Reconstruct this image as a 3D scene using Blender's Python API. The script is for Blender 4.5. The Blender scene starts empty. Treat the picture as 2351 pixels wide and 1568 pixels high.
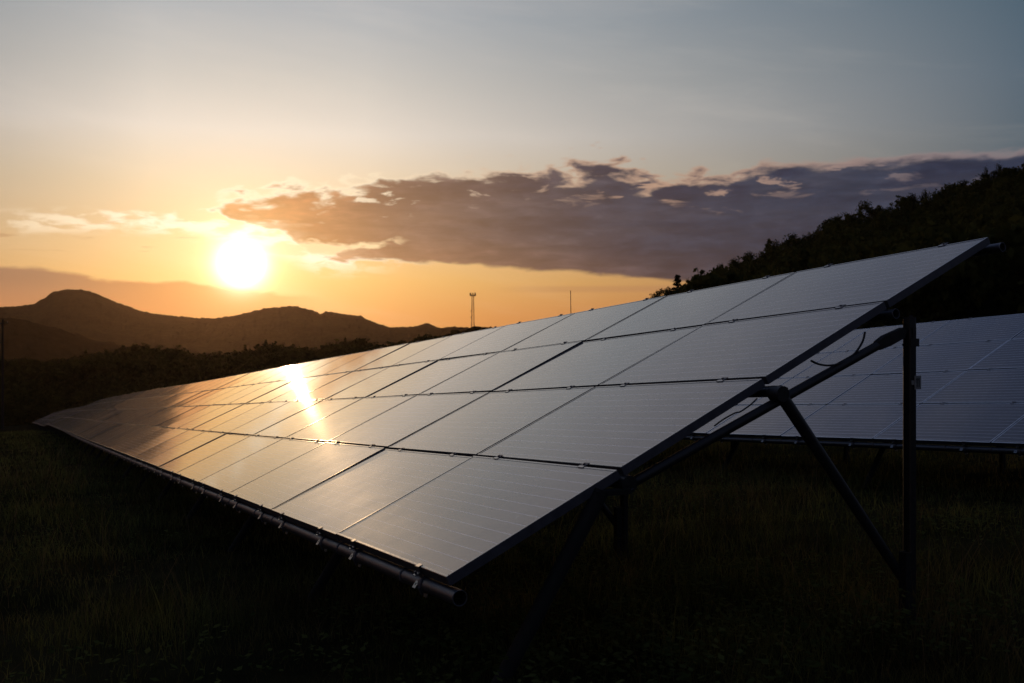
import bpy, math, random
import numpy as np
from mathutils import Vector, Matrix
rng = np.random.default_rng(7)
random.seed(7)
D = bpy.data
scn = bpy.context.scene
COL = scn.collection
R = math.radians
F = 2216.6 / 2351.0            # focal length in picture widths
FP = 2216.6                    # the same in survey units
CX, CY = 1175.5, 784.0

# ------------------------------------------------------------------ helpers
def tag(o, label=None, cat=None, group=None, kind=None):
    if label: o['label'] = label
    if cat: o['category'] = cat
    if group: o['group'] = group
    if kind: o['kind'] = kind
    return o

def link(name, me, parent=None, loc=(0, 0, 0), rot=None, mat4=None):
    o = D.objects.new(name, me)
    COL.objects.link(o)
    if parent: o.parent = parent
    if mat4 is not None: o.matrix_basis = mat4
    else:
        o.location = loc
        if rot: o.rotation_euler = rot
    return o

class MB:
    def __init__(s): s.v = []; s.f = []; s.m = []; s.uv = []; s.sm = []
    def add(s, vs, fs, mi=0, smooth=False):
        b = len(s.v); s.v += [tuple(v) for v in vs]
        for f in fs: s.f.append(tuple(i + b for i in f)); s.m.append(mi); s.sm.append(smooth)
    def box(s, lo, hi, mi=0, M=None):
        x0, y0, z0 = lo; x1, y1, z1 = hi
        vs = [(x0,y0,z0),(x1,y0,z0),(x1,y1,z0),(x0,y1,z0),(x0,y0,z1),(x1,y0,z1),(x1,y1,z1),(x0,y1,z1)]
        if M is not None: vs = [M @ Vector(v) for v in vs]
        s.add(vs, [(0,3,2,1),(4,5,6,7),(0,1,5,4),(1,2,6,5),(2,3,7,6),(3,0,4,7)], mi)
    def bar(s, a, b, w, h, mi=0, up=(0, 0, 1)):
        a = Vector(a); b = Vector(b); d = (b - a); L = d.length; d.normalize()
        y = Vector(up).cross(d)
        if y.length < 1e-4: y = Vector((1, 0, 0)).cross(d)
        y.normalize(); z = d.cross(y)
        M = Matrix((( d.x, y.x, z.x, a.x), (d.y, y.y, z.y, a.y), (d.z, y.z, z.z, a.z), (0, 0, 0, 1)))
        s.box((0, -w / 2, -h / 2), (L, w / 2, h / 2), mi, M)
    def tube(s, pts, r, n=10, mi=0, cap=True, hollow=False):
        pts = [Vector(p) for p in pts]; rs = r if isinstance(r, (list, tuple)) else [r] * len(pts)
        rings = []; vs = []
        ref = None
        for i, p in enumerate(pts):
            d = (pts[min(i + 1, len(pts) - 1)] - pts[max(i - 1, 0)]).normalized()
            if ref is None: ref = Vector((0, 0, 1)) if abs(d.z) < .9 else Vector((1, 0, 0))
            x = ref.cross(d).normalized(); y = d.cross(x); ref = y if abs(d.dot(y)) < .9 else ref
            for k in range(n):
                a = 2 * math.pi * k / n
                vs.append(p + (x * math.cos(a) + y * math.sin(a)) * rs[i])
        fs = []
        for i in range(len(pts) - 1):
            for k in range(n):
                k2 = (k + 1) % n
                fs.append((i * n + k, i * n + k2, (i + 1) * n + k2, (i + 1) * n + k))
        s.add(vs, fs, mi, True)
        if cap:
            s.add(vs[:n], [tuple(range(n))[::-1]], mi); s.add(vs[-n:], [tuple(range(n))], mi)
    def ring(s, c, d, r0, r1, w, n=16, mi=0):
        c = Vector(c); d = Vector(d).normalized(); x = Vector((0, 0, 1)).cross(d).normalized(); y = d.cross(x); vs = []
        for (rr, ww) in ((r0, -w/2), (r1, -w/2), (r1, w/2), (r0, w/2)):
            for k in range(n):
                a = 2 * math.pi * k / n; vs.append(c + d * ww + (x * math.cos(a) + y * math.sin(a)) * rr)
        fs = []
        for j in range(4):
            j2 = (j + 1) % 4
            for k in range(n): fs.append((j*n+k, j*n+(k+1)%n, j2*n+(k+1)%n, j2*n+k))
        s.add(vs, fs, mi, True)
    def mesh(s, name, mats):
        me = D.meshes.new(name); me.from_pydata(s.v, [], s.f)
        for m in mats: me.materials.append(m)
        me.polygons.foreach_set('material_index', s.m); me.polygons.foreach_set('use_smooth', s.sm)
        me.update(); return me
    def obj(s, name, mats, parent=None, **k):
        return link(name, s.mesh(name, mats), parent, **k)

def np_mesh(name, V, Q, mats, mi=None, uv=None, smooth=False, col=None):
    """quads (or tris) mesh from arrays"""
    me = D.meshes.new(name); V = np.ascontiguousarray(V, np.float32); Q = np.ascontiguousarray(Q, np.int32)
    n, k = Q.shape
    me.vertices.add(len(V)); me.vertices.foreach_set('co', V.ravel())
    me.loops.add(n * k); me.loops.foreach_set('vertex_index', Q.ravel())
    me.polygons.add(n); me.polygons.foreach_set('loop_start', np.arange(0, n * k, k, dtype=np.int32))
    try: me.polygons.foreach_set('loop_total', np.full(n, k, np.int32))
    except Exception: pass
    for m in mats: me.materials.append(m)
    if mi is not None: me.polygons.foreach_set('material_index', np.ascontiguousarray(mi, np.int32))
    me.polygons.foreach_set('use_smooth', np.full(n, smooth, bool))
    if uv is not None:
        l = me.uv_layers.new(name='UVMap'); l.data.foreach_set('uv', np.ascontiguousarray(uv, np.float32).ravel())
    if col is not None:
        a = me.attributes.new('tone', 'FLOAT', 'FACE'); a.data.foreach_set('value', np.ascontiguousarray(col, np.float32))
    me.update(); me.validate(); return me

# value noise for terrain
_P = rng.random((256, 256))
def vnoise(x, y):
    x = np.asarray(x, float); y = np.asarray(y, float)
    xi = np.floor(x).astype(int); yi = np.floor(y).astype(int); fx = x - xi; fy = y - yi
    fx = fx*fx*(3-2*fx); fy = fy*fy*(3-2*fy)
    g = lambda a, b: _P[a & 255, b & 255]
    return (g(xi,yi)*(1-fx)+g(xi+1,yi)*fx)*(1-fy)+(g(xi,yi+1)*(1-fx)+g(xi+1,yi+1)*fx)*fy
def fbm(x, y, o=4):
    s = 0; a = 1; t = 0
    for i in range(o): s = s + a*vnoise(x*2**i+17*i, y*2**i+31*i); t += a; a *= .5
    return s/t - .5
def sstep(x, a, b):
    t = np.clip((x-a)/(b-a), 0, 1); return t*t*(3-2*t)

# ------------------------------------------------------------------ materials
class NT:
    def __init__(s, nt): s.nt = nt
    def n(s, t, **k):
        x = s.nt.nodes.new(t)
        for a, b in k.items(): setattr(x, a, b)
        return x
    def l(s, a, b): s.nt.links.new(a, b)
    def put(s, sock, v):
        if v is None: return
        if isinstance(v, bpy.types.NodeSocket): s.l(v, sock)
        else: sock.default_value = v
    def math(s, op, a, b=None, c=None, clamp=False):
        x = s.n('ShaderNodeMath', operation=op, use_clamp=clamp)
        s.put(x.inputs[0], a); s.put(x.inputs[1], b); s.put(x.inputs[2], c)
        return x.outputs[0]
    def vmath(s, op, a, b=None):
        x = s.n('ShaderNodeVectorMath', operation=op); s.put(x.inputs[0], a)
        if b is not None: s.put(x.inputs[1], b)
        return x.outputs['Value'] if op in ('DOT_PRODUCT', 'LENGTH') else x.outputs[0]
    def mix(s, f, a, b, blend='MIX'):
        x = s.n('ShaderNodeMix', data_type='RGBA', blend_type=blend)
        s.put(x.inputs[0], f); s.put(x.inputs[6], a); s.put(x.inputs[7], b); return x.outputs[2]
    def sm(s, v, a, b, lo=0., hi=1.):
        x = s.n('ShaderNodeMapRange', interpolation_type='SMOOTHSTEP'); s.put(x.inputs[0], v)
        for i, q in zip((1, 2, 3, 4), (a, b, lo, hi)): s.put(x.inputs[i], q)
        return x.outputs[0]
    def lin(s, v, a, b, lo=0., hi=1.):
        x = s.n('ShaderNodeMapRange'); s.put(x.inputs[0], v)
        for i, q in zip((1, 2, 3, 4), (a, b, lo, hi)): s.put(x.inputs[i], q)
        return x.outputs[0]
    def noise(s, vec, scale, detail=4, rough=.5, dist=0.):
        x = s.n('ShaderNodeTexNoise'); s.put(x.inputs['Vector'], vec)
        x.inputs['Scale'].default_value = scale; x.inputs['Detail'].default_value = detail
        x.inputs['Roughness'].default_value = rough; x.inputs['Distortion'].default_value = dist
        return x.outputs[0]
    def ramp(s, f, stops, interp='LINEAR'):
        x = s.n('ShaderNodeValToRGB'); x.color_ramp.interpolation = interp
        e = x.color_ramp.elements
        while len(e) > 1: e.remove(e[0])
        e[0].position = stops[0][0]; e[0].color = (*stops[0][1], 1)
        for p, c in stops[1:]:
            q = e.new(p); q.color = (*c, 1)
        s.put(x.inputs[0], f); return x.outputs[0]

def newmat(name):
    m = D.materials.new(name); m.use_nodes = True; t = NT(m.node_tree)
    b = m.node_tree.nodes['Principled BSDF']; return m, t, b

def metal(name, col, rough, metallic=.9, nscale=40, bump=.0):
    m, t, b = newmat(name); tc = t.n('ShaderNodeTexCoord').outputs['Object']
    n = t.noise(tc, nscale, 5, .6)
    b.inputs['Base Color'].default_value = (*col, 1)
    t.l(t.mix(t.lin(n, .3, .7), (*[c*.7 for c in col], 1), (*[min(1, c*1.2) for c in col], 1)), b.inputs['Base Color'])
    t.l(t.lin(n, .3, .7, rough-.07, rough+.12), b.inputs['Roughness'])
    b.inputs['Metallic'].default_value = metallic
    return m
M_frame = metal('dark anodised frame', (.11, .11, .12), .22, .0, 20); M_frame.node_tree.nodes['Principled BSDF'].inputs['Coat Weight'].default_value = .8; M_frame.node_tree.nodes['Principled BSDF'].inputs['Coat Roughness'].default_value = .12
M_pale = metal('pale rear frame', (.66, .70, .76), .36, 1., 20)  # paler frame colour for the rear array, so its seams stand out
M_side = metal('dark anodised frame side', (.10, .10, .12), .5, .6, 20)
M_steel = metal('galvanised steel', (.15, .155, .18), .4, .85, 60)
M_clamp = metal('bright clamp steel', (.42, .42, .42), .32, 1., 80)
M_post = metal('weathered post steel', (.032, .031, .033), .36, .3, 35)
M_leg = metal('shade-darkened leg steel', (.009, .009, .008), .8, .0, 30)  # shade under the array put into the colour of legs and stubs
M_black = metal('black cable sheath', (.012, .012, .012), .5, 0., 30)

def glass():
    m, t, b = newmat('solar cell glass'); uv = t.n('ShaderNodeTexCoord').outputs['UV']
    sep = t.n('ShaderNodeSeparateXYZ'); t.l(uv, sep.inputs[0]); U, V = sep.outputs[0], sep.outputs[1]
    obj = t.n('ShaderNodeTexCoord').outputs['Object']
    # twelve busbars run the long way; thin gaps part the cells
    def line(c, period, off, half):
        f = t.math('FRACT', t.math('DIVIDE', t.math('ADD', c, off), period))
        d = t.math('MULTIPLY', t.math('ABSOLUTE', t.math('SUBTRACT', f, .5)), period)
        return t.math('LESS_THAN', d, half)
    bus = line(V, .0795, -.0055 + 10*.0795, .0028)
    cellv = line(V, .159, -.0137 + .0795 + 10*.159, .0011)
    cellu = line(U, .159, -.0275 + .0795 + 10*.159, .0011)
    cell = t.n('ShaderNodeCombineXYZ')
    t.l(t.math('FLOOR', t.math('DIVIDE', U, .159)), cell.inputs[0]); t.l(t.math('FLOOR', t.math('DIVIDE', V, .159)), cell.inputs[1])
    oi = t.n('ShaderNodeObjectInfo').outputs['Random']; t.l(t.math('MULTIPLY', oi, 50), cell.inputs[2])
    wn = t.n('ShaderNodeTexWhiteNoise'); t.l(cell.outputs[0], wn.inputs[0])
    base = t.mix(wn.outputs[0], (.006, .009, .022, 1), (.010, .014, .034, 1))
    base = t.mix(t.math('MAXIMUM', cellv, cellu), base, (.03, .035, .05, 1))
    base = t.mix(bus, base, (.62, .62, .70, 1))
    # thin film of dust
    n = t.noise(obj, 3.2, 8, .62); n2 = t.noise(obj, 60, 3, .6)
    dust = t.math('MULTIPLY', t.sm(n, .42, .75), t.lin(n2, .35, .65, .4, 1.))
    base = t.mix(t.math('MULTIPLY', dust, .10), base, (.12, .11, .10, 1))
    edge = t.math('MULTIPLY', t.sm(V, .075, .012), t.lin(t.noise(obj, 9., 5, .6), .3, .7, .2, 1.))       # grime gathered along the lower frame
    base = t.mix(t.math('MULTIPLY', edge, .5), base, (.14, .115, .09, 1))
    spots = t.sm(t.noise(obj, 17., 2, .5), .735, .76)
    base = t.mix(t.math('MULTIPLY', spots, .7), base, (.30, .29, .26, 1))
    t.l(base, b.inputs['Base Color'])
    t.l(t.lin(n, .3, .7, .056, .072), b.inputs['Coat Roughness']); b.inputs['Coat Weight'].default_value = 1.; b.inputs['Coat IOR'].default_value = 1.60
    t.l(t.lin(n, .3, .7, .44, .52), b.inputs['Roughness'])
    b.inputs['IOR'].default_value = 1.34; b.inputs['Specular Tint'].default_value = (1., .90, .90, 1)
    bp = t.n('ShaderNodeBump'); bp.inputs['Strength'].default_value = .08; bp.inputs['Distance'].default_value = .0012
    t.l(t.noise(obj, 5.5, 2, .5), bp.inputs['Height']); t.l(bp.outputs[0], b.inputs['Coat Normal'])
    return m
GLASS_IOR = 2.3
M_glass = glass()
M_back = metal('panel backsheet', (.25, .25, .26), .7, 0., 10)

def foliage(name, c0, c1, trans=.25, patch=None):
    m, t, b = newmat(name); nt = m.node_tree
    a = t.n('ShaderNodeAttribute', attribute_name='tone'); geo = t.n('ShaderNodeNewGeometry')
    oi = t.n('ShaderNodeObjectInfo').outputs['Random']
    n = t.noise(geo.outputs['Position'], .12, 3, .6)
    f = t.math('ADD', t.math('MULTIPLY', a.outputs['Fac'], .6), t.math('ADD', t.math('MULTIPLY', n, .5), t.math('MULTIPLY', oi, .25)))
    c = t.mix(t.sm(f, .25, 1.), (*c0, 1), (*c1, 1))
    if patch:
        q = t.noise(geo.outputs['Position'], .55, 5, .65); q2 = t.noise(geo.outputs['Position'], 1.7, 4, .6)
        c = t.mix(t.math('MULTIPLY', t.sm(q, .48, .64), t.lin(a.outputs['Fac'], 0., 1., .4, 1.)), c, (*patch, 1))
        c = t.mix(1., c, t.ramp(q2, [(.36, (.35, .35, .35)), (.62, (1.5, 1.5, 1.5))]), 'MULTIPLY')
    nt.nodes.remove(b); b = t.n('ShaderNodeBsdfDiffuse'); t.l(c, b.inputs[0])
    tr = t.n('ShaderNodeBsdfTranslucent'); t.l(c, tr.inputs[0])
    mx = t.n('ShaderNodeMixShader'); mx.inputs[0].default_value = trans
    out = nt.nodes['Material Output']; t.l(b.outputs[0], mx.inputs[1]); t.l(tr.outputs[0], mx.inputs[2]); t.l(mx.outputs[0], out.inputs[0])
    return m
M_leaf = foliage('dark woodland foliage', (.014, .018, .006), (.075, .075, .022))
M_conifer = foliage('spruce needles', (.010, .015, .006), (.025, .032, .014), .1)
M_grass = foliage('meadow grass', (.032, .042, .013), (.13, .135, .045), .35, (.12, .085, .035))
M_weed = foliage('broad weed leaves', (.04, .055, .015), (.12, .13, .04), .3)
M_dry = foliage('dry stalks', (.08, .06, .03), (.22, .16, .09), .3)
M_bark = metal('bark', (.03, .025, .02), .9, 0., 8)

def soil():
    m, t, b = newmat('meadow soil'); p = t.n('ShaderNodeNewGeometry').outputs['Position']
    n = t.noise(p, .9, 8, .6); n2 = t.noise(p, .03, 4, .6)
    c = t.mix(t.sm(n, .35, .7), (.016, .016, .008, 1), (.040, .036, .017, 1))
    c = t.mix(t.math('MULTIPLY', t.sm(n2, .4, .65), .4), c, (.036, .026, .014, 1))
    m.node_tree.nodes.remove(b); b = t.n('ShaderNodeBsdfDiffuse'); t.l(c, b.inputs[0]); t.l(b.outputs[0], m.node_tree.nodes['Material Output'].inputs[0])
    return m
M_soil = soil()
def hillmat(name, c0, c1):
    m, t, b = newmat(name); p = t.n('ShaderNodeNewGeometry').outputs['Position']
    n = t.noise(p, .05, 6, .65); n2 = t.noise(p, .004, 4, .6)
    c = t.mix(t.sm(t.math('ADD', t.math('MULTIPLY', n, .5), t.math('MULTIPLY', n2, .5)), .38, .62), (*c0, 1), (*c1, 1))
    m.node_tree.nodes.remove(b); b = t.n('ShaderNodeBsdfDiffuse'); t.l(c, b.inputs[0]); t.l(b.outputs[0], m.node_tree.nodes['Material Output'].inputs[0])
    return m
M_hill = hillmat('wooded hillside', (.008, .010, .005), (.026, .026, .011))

# ------------------------------------------------------------------ the lie of the land (camera at origin, eye 1.4 m up)
A = np.array([-.2823, 4.1727, -1.0182]); HD = R(-26.89); TILT = R(24.51)
uh = np.array([math.sin(HD), math.cos(HD)]); sh = np.array([math.cos(HD), -math.sin(HD)])
PU = np.array([-400, -200, 0, 31, 44, 57, 72, 80, 88, 105, 128, 165, 203, 260, 700, 3000.])
PZ = np.array([16, 12, -1.018, -3.12, -3.93, -4.80, -5.80, -6.42, -7.16, -8.40, -10.0, -12.7, -15.5, -19.6, -42, -60.])
_uu = np.arange(-400, 3000, 1.); _zz = np.interp(_uu, PU, PZ)
_k = np.exp(-.5*(np.arange(-9, 10)/3.)**2); _k /= _k.sum(); _zz = np.convolve(np.pad(_zz, 9, 'edge'), _k, 'valid')
def prof(U): return np.interp(U, _uu, _zz)
W1 = np.array([(-900,840),(-300,830),(0,828),(58,825),(92,832),(181,822),(203,815),(247,801),(288,802),(344,797),(401,798),(439,812),(490,812),(551,806),(609,792),(689,791),(719,793),(757,790),(795,782),(819,778),(842,785),(870,798),(924,785),(983,772),(1050,768),(1115,766),(1300,770)], float)
RS = np.array([(1250,775),(1380,722),(1460,687),(1487,676),(1523,664),(1567,650),(1607,627),(1655,607),(1688,591),(1748,570),(1800,549),(1856,530),(1888,514),(1925,498),(1961,478),(2001,470),(2033,474),(2069,460),(2110,450),(2154,436),(2210,422),(2258,398),(2303,386),(2351,372),(2600,310),(3200,280)], float)
def effpx(x, y):
    az = np.clip(np.arctan2(x, y), R(-62), R(62)); return CX + FP*np.tan(az)
def ground_z(x, y):
    x = np.asarray(x, float); y = np.asarray(y, float); r = np.hypot(x, y)
    U = (x-A[0])*uh[0]+(y-A[1])*uh[1]; S = (x-A[0])*sh[0]+(y-A[1])*sh[1]
    site = prof(U) - .62 + .015*np.clip(S, -60, 40) + .10*fbm(x*.25, y*.25)*np.clip(r/4, 0, 1) + 1.2*fbm(x*.02, y*.02)*sstep(r, 60, 160)
    px = effpx(x, y)
    ca = 1/np.sqrt(1+((px-CX)/FP)**2); zW = (CY-np.interp(px, W1[:,0], W1[:,1]))/FP*450*ca - 12.5
    zl = site + (zW-site)*sstep(r, 215, 450); zl = zl + (-58-zl)*sstep(r, 520, 1150)
    zR = (CY-np.interp(px, RS[:,0], RS[:,1]))/FP*300*ca - 10.5
    zr = site + (zR-site)*np.clip((r-70)/230, 0, 1)**1.05; zr = zr + (-20-zr)*sstep(r, 380, 1400)
    w = sstep(px, 1230, 1420); z = zl*(1-w)+zr*w
    b = sstep(np.abs(np.arctan2(x, y)), R(65), R(100)); return z*(1-b)+site*b

def build_ground():
    az = np.linspace(-math.pi, math.pi, 721)[:-1]
    # finer towards the view
    az = np.sort(np.concatenate([az, np.linspace(R(-36), R(36), 500)]))
    r = np.concatenate([[0.4], np.geomspace(1., 9500, 230)])
    Aa, Rr = np.meshgrid(az, r, indexing='ij'); X = Rr*np.sin(Aa); Y = Rr*np.cos(Aa); Z = ground_z(X, Y)
    V = np.stack([X, Y, Z], -1).reshape(-1, 3); na, nr = len(az), len(r)
    i = np.arange(na)[:, None]; j = np.arange(nr-1)[None]; i2 = (i+1) % na
    Q = np.stack([i*nr+j, i2*nr+j, i2*nr+j+1, i*nr+j+1], -1).reshape(-1, 4)[:, ::-1]
    c = len(V); V = np.vstack([V, [[0, 0, ground_z(0, 0)]]])
    me = np_mesh('ground', V, Q, [M_soil], smooth=True)
    o = link('ground', me); tag(o, 'dark rough meadow ground sloping down from the wooded rise into the valley', kind='structure')
    # close the centre
    m2 = MB()
    return o
build_ground()

def ridge(name, curve, d0, base, near, far, step, bump, label, p0, p1, seed=0, nrow=46, spur=.0):
    px = np.arange(p0, p1, step); n = len(px); q = (px-CX)/FP
    crest = (CY-np.interp(px, curve[:,0], curve[:,1]))/FP*d0
    t = np.concatenate([np.linspace(0, 1, nrow), [1.12, 1.3, 1.6, 2.]])
    P, T = np.meshgrid(q, t, indexing='ij'); Dd = np.where(T <= 1, near+(d0-near)*T, d0+(far-d0)*(T-1))
    g = np.where(T <= 1, np.sin(np.clip(T, 0, 1)*math.pi/2)**1.25, 1-np.clip(T-1, 0, 9)**1.6)
    C = crest[:, None]
    nb = fbm(P*d0/26.+seed, Dd/26., 3)
    sp = fbm(P*d0/420.+seed*3, Dd/650.+5, 3)*spur*np.sin(math.pi*np.clip(T, 0, 1))
    Z = base+(C-base)*np.clip(g+sp, 0, 1.)+bump*(nb*2+vnoise(P*d0/9., Dd/9.+seed)*.8-.4)*np.clip(g*2, 0, 1)
    X = P*Dd; V = np.stack([X, Dd, Z], -1).reshape(-1, 3); m = len(t)
    i = np.arange(n-1)[:, None]; j = np.arange(m-1)[None]
    Q = np.stack([i*m+j, (i+1)*m+j, (i+1)*m+j+1, i*m+j+1], -1).reshape(-1, 4)
    me = np_mesh(name, V, Q, [M_hill], smooth=False)
    return tag(link(name, me), label, kind='structure')
CF = np.array([(-1400,690),(-900,735),(-500,700),(-200,715),(0,707),(30,708),(75,702),(100,690),(120,676),(150,669),(185,670),(220,679),(262,697),(320,714),(350,722),(400,727),(450,731),(483,733),(530,729),(580,720),(620,713),(660,710.5),(700,714),(728,720),(735,725),(748,718),(790,723),(830,728),(860,743),(895,752),(939,753),(962,749),(980,743),(997,750),(1012,755),(1041,752),(1110,755),(1300,758),(1500,745),(1800,765),(2600,740),(3600,760)], float)
CM = np.array([(-1400,735),(-700,700),(-300,715),(0,734),(60,740),(115,752),(230,785),(320,802),(460,824),(560,838),(800,850),(1200,860)], float)
CK = np.array([(780,850),(850,825),(950,792),(1000,772),(1050,763),(1088,751),(1130,753),(1250,762),(1400,775),(1700,800)], float)
ridge('hills', CF, 3500, -75, 1700, 4700, 3, 5., 'long far ridge with a domed peak under the setting sun', -1400, 3600, 1, spur=.28)
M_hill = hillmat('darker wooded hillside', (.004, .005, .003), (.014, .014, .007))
ridge('hill', CM, 1500, -65, 900, 2000, 4, 5.5, 'darker middle wooded hillside descending below the domed peak', -1400, 1200, 2, spur=.2)
ridge('knoll', CK, 700, -55, 520, 950, 4, 1.5, 'low dark knoll carrying the lattice mast', 780, 1700, 3, nrow=24)

# ------------------------------------------------------------------ trees
def crown_arrays(seed, kind, nclump, nleaf, leaf):
    g = np.random.default_rng(seed)
    if kind == 'broad':       # unit tree: height 1, crown from .22 to 1
        c = g.normal(size=(nclump, 3)); c /= np.linalg.norm(c, axis=1)[:, None]
        rad = g.uniform(.35, 1., (nclump, 1))**.5
        c = c*rad*np.array([.30, .30, .36])*g.uniform(.82, 1.12, (nclump, 1)) + np.array([0, 0, .60])
        lob = 1+.22*np.sin(np.arctan2(c[:,1], c[:,0])*3+seed); c[:,0] *= lob; c[:,1] *= lob
        cs = g.uniform(.05, .115, nclump)
    elif kind == 'spruce':
        z = g.uniform(.06, 1., nclump); a = g.uniform(0, 6.283, nclump)
        rr = (1-z)**.9*.21*g.uniform(.3, 1.15, nclump)
        c = np.stack([rr*np.cos(a), rr*np.sin(a), z], 1); cs = .03+.035*(1-z)
    else:                     # bush: low and wide
        c = g.normal(size=(nclump, 3)); c /= np.linalg.norm(c, axis=1)[:, None]; c[:,2] = np.abs(c[:,2])
        c = c*g.uniform(.3, 1., (nclump, 1))**.5*np.array([.62, .62, .8]) + np.array([0, 0, .08]); cs = g.uniform(.09, .2, nclump)
    ci = np.repeat(np.arange(nclump), nleaf); off = g.normal(size=(len(ci), 3)); off /= np.linalg.norm(off, axis=1)[:, None]
    off *= (g.uniform(0, 1, (len(ci), 1))**.4)*cs[ci][:, None]*np.array([1, 1, .75])
    p = c[ci]+off; N = len(p)
    a = g.normal(size=(N, 3)); a /= np.linalg.norm(a, axis=1)[:, None]; b = np.cross(a, g.normal(size=(N, 3))); b /= np.linalg.norm(b, axis=1)[:, None]
    sz = leaf*g.uniform(.5, 1.2, (N, 1))
    V = np.stack([p-a*sz, p+b*sz*.55, p+a*sz, p-b*sz*.55], 1).reshape(-1, 3)
    tone = np.clip(g.uniform(0, 1, nclump)[ci]*.7+g.uniform(0, .3, N), 0, 1)
    return V, tone
def trunk_mesh(seed, kind):
    g = random.Random(seed); m = MB()
    if kind == 'spruce':
        m.tube([(0,0,-.02),(0,0,.5),(.003,0,.97)], [.016,.010,.002], 7)
    else:
        bx, by = g.uniform(-.02,.02), g.uniform(-.02,.02); h = .32 if kind=='broad' else .06
        m.tube([(0,0,-.03),(bx*.4,by*.4,h*.5),(bx,by,h),(bx*1.5,by*1.5,.6 if kind=='broad' else .3)], [.026,.02,.016,.007], 8)
        for k in range(6):
            a = k*1.05+g.uniform(-.3,.3); r = g.uniform(.14,.24); z = g.uniform(.6,.85) if kind=='broad' else .5
            m.tube([(bx,by,h*g.uniform(.8,1.1)),(r*.5*math.cos(a),r*.5*math.sin(a),(h+z)*.5),(r*math.cos(a),r*math.sin(a),z)], [.010,.007,.003], 5)
    return m.mesh('trunk', [M_bark])
PROTO = {}
for kind, cnt in (('broad', 6), ('spruce', 2), ('bush', 3)):
    for k in range(cnt):
        V, tone = crown_arrays(100+k*7+len(kind), kind, 120 if kind != 'spruce' else 190, 17 if kind != 'spruce' else 9, .028 if kind == 'broad' else (.022 if kind == 'spruce' else .05))
        Q = np.arange(len(V)).reshape(-1, 4)
        PROTO[kind, k] = (np_mesh('crown', V, Q, [M_conifer if kind == 'spruce' else M_leaf], col=tone), trunk_mesh(k, kind))
LIGHT = {}
for kind, cnt in (('broad', 8), ('spruce', 2), ('bush', 3)):
    for k in range(cnt):
        LIGHT[kind, k] = crown_arrays(300+k*5+len(kind), kind, 55, 9, .048 if kind == 'broad' else (.034 if kind == 'spruce' else .085))

def tree_thing(name, kind, k, x, y, h, wid, label, cat, group=None):
    e = D.objects.new(name, None); COL.objects.link(e); e.location = (x, y, float(ground_z(x, y))-.1)
    e.rotation_euler = (0, 0, random.uniform(0, 6.28)); e.scale = (wid, wid, h)
    tag(e, label, cat, group); c, t = PROTO[kind, k]
    link('trunk', t, e); link('crown', c, e); return e

def woodland(name, pts, label):
    Vs = []; Ts = []
    for (x, y, z, kind, k, h, w) in pts:
        V, t = LIGHT[kind, k]; a = rng.uniform(0, 6.283); ca, sa = math.cos(a), math.sin(a)
        W = np.empty_like(V); W[:,0] = (V[:,0]*ca-V[:,1]*sa)*w+x; W[:,1] = (V[:,0]*sa+V[:,1]*ca)*w+y; W[:,2] = V[:,2]*h+z
        Vs.append(W); Ts.append(np.clip(t*.7+rng.uniform(0, .35), 0, 1))
    V = np.vstack(Vs); Q = np.arange(len(V)).reshape(-1, 4)
    o = link(name, np_mesh(name, V, Q, [M_leaf], col=np.concatenate(Ts)))
    return tag(o, label, kind='stuff')

# wooded slope on the right
pts = []
def far_enough(P, x, y, dmin):
    return all((x-a)**2+(y-b)**2 > dmin*dmin for a, b in P)
taken = []
r = 92.
while r < 318:
    sp = 5.2 + 1.2*(r/300)
    for px in np.arange(1290, 3100, sp/r*FP):
        q = (px+rng.uniform(-.35, .35)*sp/r*FP-CX)/FP; rr = r+rng.uniform(-.4, .4)*sp; c = 1/math.sqrt(1+q*q)
        x, y = rr*q*c, rr*c
        if px < 1460 and r < 200: continue
        h = rng.uniform(7.5, 12.5)*(.75 if px < 1560 else 1.); kind = 'broad'
        if rng.random() < .05: kind = 'spruce'; h *= 1.05
        pts.append((x, y, float(ground_z(x, y))-.3, kind, int(rng.integers(0, 8 if kind == 'broad' else 2)), h, h*rng.uniform(.8, 1.1)*(1. if kind == 'broad' else 1.15)))
    r += sp*.95
woodland('woodland', pts, 'dense dark woodland covering the slope on the right')

# trees that make the skyline of the slope, each its own thing
px = 1466.; i = 0
while px < 2385:
    w = rng.uniform(3.8, 6.6); px += w*.42/300*FP
    q = (px-CX)/FP; c = 1/math.sqrt(1+q*q); rr = 301+rng.uniform(-3, 3); x, y = rr*q*c, rr*c
    h = 11.6*(1+rng.uniform(-.14, .10)); 
    if px < 1560: h *= .9
    tree_thing('broadleaf_tree', 'broad', int(rng.integers(0, 6)), x, y, h, w*1.35, 'dark broadleaf tree in the skyline row along the crest of the wooded slope', 'tree', 'broadleaf trees along the skyline of the wooded slope')
    px += w*.42/300*FP
def put(pxv, d):
    q = (pxv-CX)/FP; return q*d, d
x, y = put(1555.5, 288); g0 = float(ground_z(x, y)); h = (CY-636)/FP*288-g0
tree_thing('spruce_tree', 'spruce', 0, x, y, h+.6, h*1.7, 'lone pointed spruce standing up from the low left end of the wooded slope', 'tree')
x, y = put(1524, 292); g0 = float(ground_z(x, y)); h = (CY-658)/FP*292-g0
tree_thing('broadleaf_tree', 'broad', 3, x, y, h, h*1.15, 'round small broadleaf tree just left of the pointed spruce', 'tree')

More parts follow.
